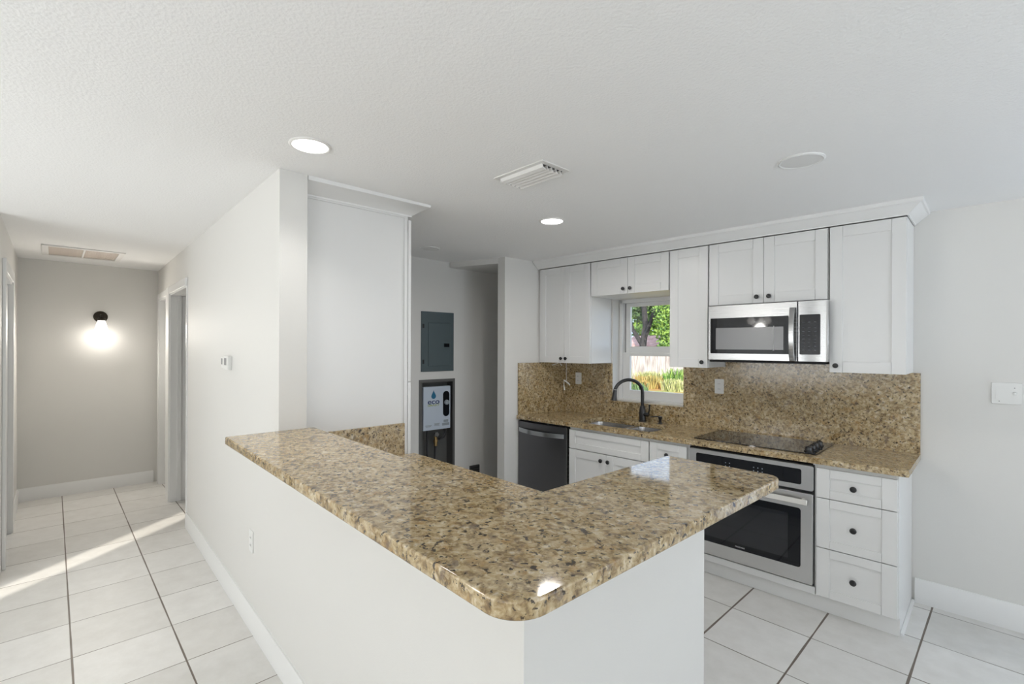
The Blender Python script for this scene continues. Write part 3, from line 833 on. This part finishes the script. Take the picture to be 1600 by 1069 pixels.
# switch plate on the bare wall
t = thing('light_switch', 'white two-gang switch plate on the bare wall beside the cabinets', 'switch', (-0.04, 3.95, 1.342))
sx_ = -0.044
MB().prism_y(rrect(sx_ - 0.062, sx_ + 0.062, 1.281, 1.404, 0.006), 3.943, 3.95).build('cover_plate', M_PLASTIC, t, bevel=0.002)
MB().prism_x([(3.944, 1.312), (3.9385, 1.312), (3.9415, 1.342), (3.940, 1.372), (3.944, 1.372)], -0.088, -0.060).build('rocker', M_PLASTIC, t)
MB().lathe([(0.009, 0), (0.009, 0.012), (0.006, 0.014)], (-0.012, 3.944, 1.345), (0, -1, -0.3), 14).build('toggle', M_PLASTIC, t)
for sx2, sz2 in ((-0.074, 1.297), (-0.012, 1.375)):
    MB().lathe([(0.003, 0), (0.003, 0.001)], (sx2, 3.943, sz2), (0, -1, 0), 10).build('screw', M_SLOT, t)

# ================================================================== BAR
use(HF)
poly = [(-2.518, 0.575), (-0.545, 0.570), (-0.545, 1.765), (-0.958, 1.765), (-0.958, 0.982), (-2.518, 0.982)]
b = MB().prism(fillet(poly, [0.012, 0.075, 0.05, 0.02, 0, 0], 10), 1.145, 1.180)
bar = b.build('bar_countertop', M_GRANITE, base=(-1.5, 0.8, 1.145), bevel=0.005, seg=3)
tag(bar, 'large L-shaped raised brown granite bar top on the white half wall', 'countertop')
# lower counter behind the bar with its cabinet
b = MB().prism([(-2.608, 0.948), (-0.893, 0.948), (-0.893, 1.655), (-2.608, 1.63)], CT0, CT1)
tag(b.build('peninsula_countertop', M_GRANITE, base=(-1.7, 1.3, CT0), bevel=0.003), 'lower brown granite counter behind the raised bar beside the pantry', 'countertop')
t = thing('base_cabinet', 'white base cabinet under the lower counter behind the bar', 'cabinet', (-1.75, 1.3, 0), 'white base cabinets of the kitchen run')
MB().box(-2.605, -0.90, 0.948, 1.585, 0.1, CT0 - 0.001).box(-2.605, -0.90, 0.948, 1.53, 0, 0.1).build('body', M_CAB, t)
for i in range(3):
    x0 = -2.60 + i * 0.566
    d = MB().box(x0, x0 + 0.56, 1.586, 1.604, 0.11, 0.89).build('door', M_CAB, t, bevel=0.0015)
b = MB().box(-2.6145, -2.594, 0.955, 1.555, CT1, 1.131)
tag(b.build('short_splash', M_SPLASH, base=(-2.6, 1.3, CT1)), 'short granite splash on the pantry side behind the bar', 'backsplash')

# pantry cabinet with side panel towards the bar
PX = -2.615; PT = 2.402
t = thing('pantry_cabinet', 'tall white pantry cabinet with plain side panel behind the bar', 'cabinet', (-3.0, 1.25, 0))
MB().box(-3.36, PX - 0.019, 0.949, 1.575, 0.0, PT).build('body', M_CAB, t)
MB().box(PX - 0.018, PX, 0.949, 1.58, 0.0, PT).build('side_panel', M_CAB, t, bevel=0.0015)
MB().box(PX, PX + 0.006, 1.557, 1.58, CT1, PT - 0.014).box(PX, PX + 0.006, 0.949, 1.58, PT - 0.014, PT).build('edge_trim', M_CAB, t, bevel=0.0015)
for z0, z1 in ((0.10, 1.378), (1.384, PT - 0.022)):
    d = MB().box(-3.355, PX + 0.004, 1.5845, 1.606, z0, z1).build('door', M_CAB, t, bevel=0.002)
    MB().lathe([(0.006, 0), (0.006, 0.02), (0.015, 0.024), (0.012, 0.034)], (-3.30, 1.606, 1.30 if z0 < 1 else 1.45), (0, 1, 0), 16).build('knob', M_BLACK, d)
    for z in (z0 + 0.1, z1 - 0.1):
        MB().box(PX - 0.004, PX + 0.0015, 1.578, 1.588, z - 0.02, z + 0.02).build('hinge', M_SLOT, d)
zt = zc(1.0)
prof = [(0.0, PT - 0.004), (0.012, PT - 0.004), (0.014, PT + 0.004), (0.085, PT + 0.052), (0.095, PT + 0.054), (0.098, PT + 0.062), (0.098, zt + 0.02), (0.0, zt + 0.02)]
struct(crown_path(prof, [(PX, 0.949), (PX, 1.59), (-3.36, 1.59)]).build('trim_3', M_TRIM, angle=25))

# wall-mounted things on the hall wall
t = thing('thermostat', 'white rectangular thermostat on the hall wall', 'thermostat', (-3.52, 0.81, 1.49))
MB().prism_y(rrect(-3.585, -3.462, 1.445, 1.535, 0.006), 0.786, 0.81).build('case', M_PLASTIC, t, bevel=0.003)
MB().box(-3.56, -3.50, 0.7853, 0.7865, 1.475, 1.52).build('screen', M_SLOT, t)
t = thing('wall_sensor', 'tiny white sensor on the hall wall beside the thermostat', 'sensor', (-3.66, 0.81, 1.48))
MB().prism_y(rrect(-3.70, -3.63, 1.452, 1.522, 0.006), 0.798, 0.81).build('case', M_PLASTIC, t, bevel=0.002)
MB().box(-3.70, -3.665, 0.7972, 0.7985, 1.475, 1.515).build('screen', M_SLOT, t)
outlet('white outlet low on the half wall above the baseboard', -2.99, 0.495, 0.81, 0.075, 0.122)

# ================================================================== ALCOVE
AX = -4.05
t = thing('electrical_panel', 'grey-green electrical breaker panel on the alcove wall', 'electrical panel', (AX, 2.76, 1.65))
MB().box(AX, AX + 0.012, 2.567, 2.951, 1.352, 1.944).build('frame', M_PANELGREY, t, bevel=0.003)
dd = MB().prism_x(rrect(2.642, 2.905, 1.405, 1.835, 0.006), AX + 0.012, AX + 0.018).build('door', M_PANELGREY, t, bevel=0.002)
MB().prism_x(rrect(2.826, 2.89, 1.595, 1.630, 0.003), AX + 0.018, AX + 0.022).build('latch', M_GLASSBLK, dd)
for z in (1.45, 1.80):
    MB().box(AX + 0.012, AX + 0.019, 2.580, 2.594, z - 0.02, z + 0.02).build('hinge', M_GAP, t)
t = thing('heater_enclosure', 'recessed grey metal wall box around the water heater', 'wall box', (AX, 2.76, 0.3))
b = MB().box(AX - 0.12, AX - 0.116, 2.567, 2.957, 0.305, 1.253).box(AX - 0.12, AX + 0.002, 2.563, 2.567, 0.301, 1.257).box(AX - 0.12, AX + 0.002, 2.957, 2.961, 0.301, 1.257)
b.box(AX - 0.12, AX + 0.002, 2.567, 2.957, 1.253, 1.257).box(AX - 0.12, AX + 0.002, 2.567, 2.957, 0.301, 0.305)
b.build('box', M_ENCL, t)
fl = MB()
for y0, y1, z0, z1 in ((2.547, 2.580, 0.285, 1.273), (2.944, 2.972, 0.285, 1.273), (2.580, 2.944, 1.243, 1.273), (2.580, 2.944, 0.285, 0.315)):
    fl.box(AX + 0.0005, AX + 0.006, y0, y1, z0, z1)
fl.build('flange', M_ENCL, t)
t = thing('water_heater', 'white tankless electric water heater with black control strip and drop logo', 'water heater', (AX - 0.06, 2.765, 0.77))
MB().box(AX - 0.115, AX - 0.055, 2.600, 2.930, 0.772, 1.195).build('chassis', M_GAP, t)
cv = MB().prism_x(rrect(2.604, 2.926, 0.766, 1.199, 0.006), AX - 0.055, AX - 0.008).build('cover', M_HEATER, t, bevel=0.004)
FX = AX - 0.008
st_ = MB().prism_x(rrect(2.834, 2.910, 0.892, 1.148, 0.036, 8), FX - 0.001, FX + 0.003).build('control_strip', M_GLASSBLK, t)
MB().lathe([(0.026, 0), (0.025, 0.014), (0.02, 0.018)], (FX + 0.003, 2.873, 1.033), (1, 0, 0), 22).build('dial', M_GREYPR, st_)
# drop emblem
drop = []
for i in range(25):
    a = 2 * PI * i / 24
    r_ = 0.028
    y = r_ * math.sin(a); z = -r_ * math.cos(a)
    if z > 0:
        y *= (1 - z / 0.075); z = z * 2.1
        y *= max(0.0, 1 - (z / 0.062) ** 1.6)
    drop.append((2.722 + y, 1.105 + z))
MB().prism_x(drop[:-1], FX + 0.0002, FX + 0.0012).build('emblem', M_BLUE, cv)
lettering('eco', M_NAVY, cv, (FX + 0.0008, 2.722, 1.048), 0.072, '+X', bold=0.0009, sx=1.35)
lettering('SMART', M_GREENPR, cv, (FX + 0.0008, 2.722, 1.013), 0.030, '+X', bold=0.0006, sx=1.5)
b = MB()
for y0, y1, z in ((2.626, 2.700, 0.815), (2.63, 2.69, 0.805), (2.728, 2.795, 0.828), (2.732, 2.79, 0.818), (2.730, 2.792, 0.808)):
    b.box(FX + 0.0002, FX + 0.001, y0, y1, z - 0.003, z + 0.003)
b.build('small_print', M_GREYPR, cv)
b = MB().box(FX + 0.0002, FX + 0.001, 2.842, 2.898, 0.832, 0.858).box(FX + 0.0002, FX + 0.001, 2.825, 2.910, 0.80, 0.826)
b.build('rating_label', M_GREYPR, cv)
MB().tube([(AX - 0.06, 2.885, 0.772), (AX - 0.04, 2.885, 0.72), (AX - 0.03, 2.86, 0.68), (AX - 0.03, 2.80, 0.665)], 0.013, 12).build('hose', M_HOSE, t)
MB().lathe([(0.018, 0), (0.018, 0.04), (0.024, 0.04), (0.024, 0.06), (0.016, 0.06), (0.016, 0.12)], (AX - 0.035, 2.765, 0.600), seg=16).build('valve', M_BRASS, t)
MB().lathe([(0.024, 0), (0.026, 0.02), (0.02, 0.028)], (AX - 0.03, 2.765, 0.715), (1, 0, 0), 16).build('valve_knob', M_STEEL, t)
MB().tube([(AX - 0.035, 2.765, 0.62), (AX - 0.035, 2.755, 0.5), (AX - 0.035, 2.74, 0.31)], 0.010, 10).build('supply_pipe', M_HOSE, t)
MB().tube([(AX - 0.06, 2.68, 0.772), (AX - 0.06, 2.68, 0.6), (AX - 0.06, 2.69, 0.31)], 0.010, 10).build('outlet_pipe', M_HOSE, t)
t = thing('wall_register', 'small dark register low on the alcove wall', 'vent', (AX, 3.22, 0.28))
MB().box(AX, AX + 0.02, 3.165, 3.29, 0.20, 0.336).build('frame', M_DARKSLOT, t, bevel=0.002)
b = MB()
for i in range(5): b.box(AX + 0.02, AX + 0.024, 3.175, 3.28, 0.212 + i * 0.024, 0.222 + i * 0.024)
b.build('louver', M_GAP, t)

# ================================================================== CEILING THINGS
use(WF)
M_LENS = mat('lit_lens', (0.9, 0.9, 0.9), 0.5, emit=((1.0, 0.98, 0.96), 6.0), var=(5, 0.01))
M_LENSOFF = mat('unlit_lens', (0.80, 0.80, 0.79), 0.6, var=(5, 0.01))
def downlight(label, x, y, r, power, lit=True, spread=110):
    z = zc(y)
    t = thing('recessed_light' if lit else 'ceiling_disc', label, 'ceiling light' if lit else 'ceiling cover', (x, y, z), None)
    MB().lathe([(r + 0.012, 0.004), (r + 0.012, -0.003), (r + 0.004, -0.007), (r - 0.002, -0.005), (r - 0.002, 0.004)], (x, y, z), seg=40).build('trim_ring', M_VENT if lit else M_LENSOFF, t)
    MB().lathe([(r - 0.002, 0.003), (r - 0.002, -0.004), (r * 0.6, -0.0055), (0.002, -0.006)], (x, y, z), seg=40).build('lens', M_LENS if lit else M_LENSOFF, t)
    if lit:
        l = add_light('lamp', 'AREA', (0, 0, -0.012), (0, 0, -1), power, (1.0, 0.97, 0.93), shape='DISK', size=2 * r, spread=R(spread))
        l.parent = t
    return t
downlight('lit recessed ceiling light over the bar by the hall wall', -2.142, 0.815, 0.076, 1.8)
downlight('lit recessed ceiling light in the kitchen near the window', -2.205, 2.475, 0.076, 9, spread=170)
downlight('plain round white cover on the ceiling near the end cabinet', -0.692, 2.497, 0.085, 0, False)
downlight('small round cover on the dim ceiling by the alcove', -3.575, 2.405, 0.075, 0, False)

# supply register: stepped body with curved blades
vx0, vx1, vy0, vy1 = -1.870, -1.525, 1.645, 1.845
z = zc(1.745)
t = thing('ceiling_register', 'white louvered air register on the kitchen ceiling', 'vent', (-1.70, 1.745, z))
b = MB().hexa([(vx0, vy0, z - 0.004), (vx1, vy0, z - 0.004), (vx1, vy1, z - 0.004), (vx0, vy1, z - 0.004)], [(vx0, vy0, z + 0.003), (vx1, vy0, z + 0.003), (vx1, vy1, z + 0.003), (vx0, vy1, z + 0.003)])
b.build('frame', M_VENT, t, bevel=0.001)
MB().box(vx0 + 0.035, vx1 - 0.03, vy0 + 0.03, vy1 - 0.025, z - 0.006, z - 0.0035).build('backing', M_DARKSLOT, t)
b = MB().prism_x([(vy0 + 0.024, z - 0.004), (vy0 + 0.030, z - 0.020), (vy0 + 0.052, z - 0.026), (vy0 + 0.054, z - 0.023), (vy0 + 0.034, z - 0.017), (vy0 + 0.029, z - 0.004)], vx0 + 0.03, vx1 - 0.026)
for i in range(1, 5):
    y0 = vy0 + 0.028 + i * 0.031
    b.prism_x([(y0, z - 0.005), (y0 + 0.004, z - 0.018), (y0 + 0.017, z - 0.026), (y0 + 0.019, z - 0.023), (y0 + 0.008, z - 0.016), (y0 + 0.004, z - 0.005)], vx0 + 0.03, vx1 - 0.026)
b.build('louver', M_VENT, t)
b = MB().box(vx0 + 0.026, vx0 + 0.031, vy0 + 0.026, vy1 - 0.018, z - 0.024, z - 0.003)
b.build('end_plate', M_VENT, t)
# hall return grille
hx0, hx1, hy0, hy1 = -6.52, -5.89, -0.075, 0.505
z = zc(0.21)
t = thing('return_grille', 'beige two-panel return air grille on the hall ceiling', 'vent', (-6.2, 0.2, z))
b = MB(); e = 0.045
b.box(hx0, hx1, hy0, hy0 + e, z - 0.010, z + 0.006).box(hx0, hx1, hy1 - e, hy1, z - 0.010, z + 0.006).box(hx0, hx0 + e, hy0 + e, hy1 - e, z - 0.010, z + 0.006).box(hx1 - e, hx1, hy0 + e, hy1 - e, z - 0.010, z + 0.006)
b.box(hx0 + e, hx1 - e, 0.205, 0.22, z - 0.010, z + 0.006)
b.build('frame', M_VENT, t, bevel=0.002)
for y0, y1 in ((hy0 + e, 0.205), (0.22, hy1 - e)):
    b = MB().box(hx0 + e, hx1 - e, y0, y1, z - 0.003, z + 0.004)
    k = 18
    for i in range(k):
        yy = y0 + (y1 - y0) * (i + 0.5) / k
        b.box(hx0 + e, hx1 - e, yy - 0.002, yy + 0.002, z - 0.008, z - 0.003)
    b.build('grille_panel', M_GRILLE, t)

# living and dining room fixtures behind the camera
M_GLOBE = mat('lit_opal_globe', (0.95, 0.95, 0.93), 0.4, emit=((1.0, 0.96, 0.9), 5.0), var=(5, 0.01))
def globe_fixture(name, label, x, y, zg, power):
    t = thing(name, label, 'ceiling light', (x, y, zc(y)))
    MB().lathe([(0.07, 0), (0.07, -0.02), (0.02, -0.03)], (x, y, zc(y)), seg=24).build('canopy', M_BRONZE, t)
    MB().tube([(x, y, zc(y) - 0.02), (x, y, zg + 0.12)], 0.010, 10).build('stem', M_BRONZE, t)
    for i in range(3):
        a = 2 * PI * i / 3 + 0.4
        gx, gy = x + 0.14 * math.cos(a), y + 0.14 * math.sin(a)
        MB().tube([(x, y, zg + 0.125), (x + 0.08 * math.cos(a), y + 0.08 * math.sin(a), zg + 0.12), (gx, gy, zg + 0.06)], 0.008, 8).build('arm', M_BRONZE, t)
        MB().lathe([(0.02, 0.065), (0.045, 0.04), (0.06, 0.0), (0.045, -0.04), (0.015, -0.06)], (gx, gy, zg), seg=20).build('globe', M_GLOBE, t)
    l = add_light('lamp', 'POINT', (0, 0, zg - 0.12 - zc(y)), (0, 0, -1), power, (1.0, 0.97, 0.92), shadow_soft_size=0.08)
    l.parent = t
globe_fixture('ceiling_fixture', 'three-globe ceiling fixture in the living room behind the camera', -2.75, -1.7, 2.05, 13)

# hall sconce
t = thing('wall_sconce', 'lit bronze wall sconce with glass shade at the hall end', 'wall lamp', (-7.0, 0.382, 1.91))
sy = 0.382
MB().lathe([(0.062, 0), (0.062, 0.008), (0.05, 0.018), (0.02, 0.024)], (-7.0, sy, 1.915), (1, 0, 0), 32).build('backplate', M_BRONZE, t)
SXX = -6.865
MB().tube([(-6.985, sy, 1.915), (-6.93, sy, 1.93), (-6.885, sy, 1.925), (SXX, sy, 1.895)], 0.012, 12).lathe([(0.018, 0), (0.034, -0.012), (0.034, -0.03)], (SXX, sy, 1.90), seg=20).build('arm', M_BRONZE, t)
M_SHADE = mat('frosted_glowing_glass', (0.95, 0.93, 0.9), 0.4, emit=((1.0, 0.95, 0.88), 1.6), var=(5, 0.01))
M_BULB = mat('glowing_bulb', (1, 1, 1), 0.4, emit=((1.0, 0.96, 0.9), 8.0), var=(5, 0.01))
MB().lathe([(0.030, 0.0), (0.040, -0.03), (0.050, -0.07), (0.062, -0.115), (0.060, -0.115), (0.048, -0.07), (0.038, -0.03), (0.028, -0.002)], (SXX, sy, 1.872), seg=28, cap=False).build('glass_shade', M_SHADE, t)
MB().lathe([(0.012, 0), (0.014, -0.02), (0.028, -0.05), (0.030, -0.066), (0.022, -0.085), (0.004, -0.095)], (SXX, sy, 1.868), seg=20).build('bulb', M_BULB, t)
l = add_light('lamp', 'POINT', (0.16, 0, -0.19), (0, 0, -1), 1.7, (1.0, 0.95, 0.88), shadow_soft_size=0.06)
l.parent = t
l = add_light('lamp', 'AREA', (0.20, 0, -0.12), (0.8, 0, -0.35), 11, (1.0, 0.94, 0.85), shape='DISK', size=0.10)  # extra disc light added to brighten the hall, apart from the bulb
l.parent = t

# ================================================================== OUTSIDE
use(WF)
struct(MB().box(-45, 25, 4.4, 70, -0.35, -0.15).build('ground', M_GROUND))
struct(MB().box(-1.0, 4.6, 4.4, 9.0, -0.15, -0.06).build('ground_patio', mat('patio_concrete', (0.5, 0.52, 0.56), 0.8, var=(3, 0.1))))
t = thing('garden_fence', 'weathered pale board fence across the back of the yard', 'fence', (-12, 22, -0.15))
b = MB(); x = -22.0
while x < -4:
    w = 0.135; hgt = 1.55 + random.uniform(-0.03, 0.03)
    b.box(x, x + w, 22.0 + random.uniform(0, 0.012), 22.025, -0.15, hgt); x += 0.142
b.build('boards', M_FENCE, t)
for z in (0.2, 1.2): MB().box(-22, -4, 22.026, 22.08, z, z + 0.09).build('rail', M_FENCE, t)
def leaves(mb, cx, cy, cz, rx, ry, rz, n, size):
    for _ in range(n):
        d = Vector((random.gauss(0, 1), random.gauss(0, 1), random.gauss(0, 1))).normalized()
        k = random.random() ** 0.4
        p = Vector((cx + d.x * rx * k, cy + d.y * ry * k, cz + d.z * rz * k))
        a = Vector((random.gauss(0, 1), random.gauss(0, 1), random.gauss(0, 1))).normalized(); c = a.orthogonal().normalized()
        s_ = size * random.uniform(0.6, 1.3)
        mb.quadpts([p, p + a * s_ * 0.5 + c * s_ * 0.28, p + a * s_, p + a * s_ * 0.5 - c * s_ * 0.28])
def bush(name, label, cat, x, y, top, r, n, size, m, stems=3, group=None):
    t = thing(name, label, cat, (x, y, -0.15), group)
    b = MB()
    for _ in range(7):
        leaves(b, x + random.uniform(-r, r) * 0.6, y + random.uniform(-r, r) * 0.5, top * random.uniform(0.35, 0.8), r * 0.6, r * 0.6, top * 0.32, n // 7, size)
    b.build('foliage', m, t, smooth=False)
    for i in range(stems):
        a = random.uniform(0, 2 * PI)
        MB().tube([(x, y, -0.15), (x + math.cos(a) * r * 0.2, y + math.sin(a) * r * 0.2, top * 0.3), (x + math.cos(a) * r * 0.5, y + math.sin(a) * r * 0.5, top * 0.75)], [0.06, 0.045, 0.015], 8).build('stem', M_BARK, t)
bush('garden_shrub', 'big bright green shrub behind the fence at the window right', 'shrub', -12.35, 24.4, 4.6, 1.6, 9000, 0.17, M_LEAF)
# dark tree
t = thing('garden_tree', 'dark-trunked tree behind the fence at the window left', 'tree', (-16.1, 26.5, -0.15))
for pth, rr in (([(-16.1, 26.5, -0.15), (-16.05, 26.5, 1.6), (-15.85, 26.5, 3.0), (-16.2, 26.5, 6.0)], [0.30, 0.22, 0.18, 0.10]),
                ([(-16.05, 26.5, 1.9), (-15.5, 26.4, 3.0), (-15.0, 26.4, 4.6)], [0.16, 0.12, 0.06]),
                ([(-16.05, 26.5, 1.7), (-16.7, 26.4, 2.7), (-17.3, 26.4, 4.4)], [0.16, 0.12, 0.06])):
    MB().tube(pth, rr, 10).build('trunk', M_BARK, t)
b = MB()
for _ in range(9):
    leaves(b, -16.3 + random.uniform(-2.0, 1.7), 27.4 + random.uniform(-0.3, 1.5), random.uniform(3.2, 6.2), 0.9, 0.9, 0.7, 420, 0.22)
b.build('foliage', M_LEAFD, t, smooth=False)
for i, (x, y, top, r, n, label) in enumerate(((-19.5, 38, 8.5, 3.0, 3600, 'far hazy tree seen past the dark trunk'), (-12.8, 40, 9.0, 4.0, 3600, 'far green tree behind the big shrub'))):
    bush('far_tree', label, 'tree', x - 2 + 4 * i, y, top, r * 0.8, n, 0.45, M_LEAFD if i else M_LEAF)
# low outbuilding with a pinkish roof beyond the fence
t = thing('garden_shed', 'low outbuilding with pinkish roof beyond the fence', 'shed', (-16.5, 31, -0.15))
MB().box(-19.5, -13.6, 30, 33, -0.15, 1.75).build('wall', M_STUCCO, t)
MB().prism_x([(29.6, 1.70), (31.5, 2.45), (33.4, 1.70), (33.4, 1.62), (29.6, 1.62)], -19.8, -13.3).build('roof', M_ROOF, t)
# weeds at the fence foot and in the yard
def weed_clump(name, label, cat, x, y, hgt, r, n, m, group):
    t = thing(name, label, cat, (x, y, -0.15), group)
    b = MB()
    for _ in range(n):
        a = random.uniform(0, 2 * PI); q = r * random.random() ** 0.5
        px, py = x + math.cos(a) * q, y + math.sin(a) * q
        hh = hgt * random.uniform(0.4, 1.0); w = 0.03; lean = Vector((random.uniform(-0.4, 0.4), random.uniform(-0.3, 0.3), 1)) * hh
        p = Vector((px, py, -0.15)); o = Vector((random.uniform(-1, 1), random.uniform(-1, 1), 0)).normalized() * w
        b.quadpts([p - o, p + o, p + lean + o * 0.3, p + lean - o * 0.3])
    b.build('blades', m, t, smooth=False)
k = 0
for x, y, hgt, r, m, lab in ((-13.9, 20.8, 0.72, 0.6, M_WEED, 'pale green weed clump against the fence foot, window left'), (-12.3, 20.9, 0.60, 0.6, M_WEED, 'pale weed clump against the middle of the fence foot'),
                           (-10.7, 20.7, 0.8, 0.6, M_LEAF, 'tall green weed clump against the fence foot, window right'), (-11.0, 18.5, 0.55, 0.55, M_ORANGEWEED, 'dry orange plant clump in the middle of the yard'),
                           (-9.5, 18.2, 0.5, 0.55, M_WEED, 'low yellow-green clump at the right of the yard'), (-10.3, 16.2, 0.40, 0.6, M_LEAFD, 'dark green low clump nearest the window'),
                           (-12.5, 18.3, 0.5, 0.55, M_ORANGEWEED, 'dry orange plant clump at the left of the yard')):
    weed_clump('weed_clump', lab, 'weeds', x, y, hgt, r, 420, m, 'weed clumps in the yard')
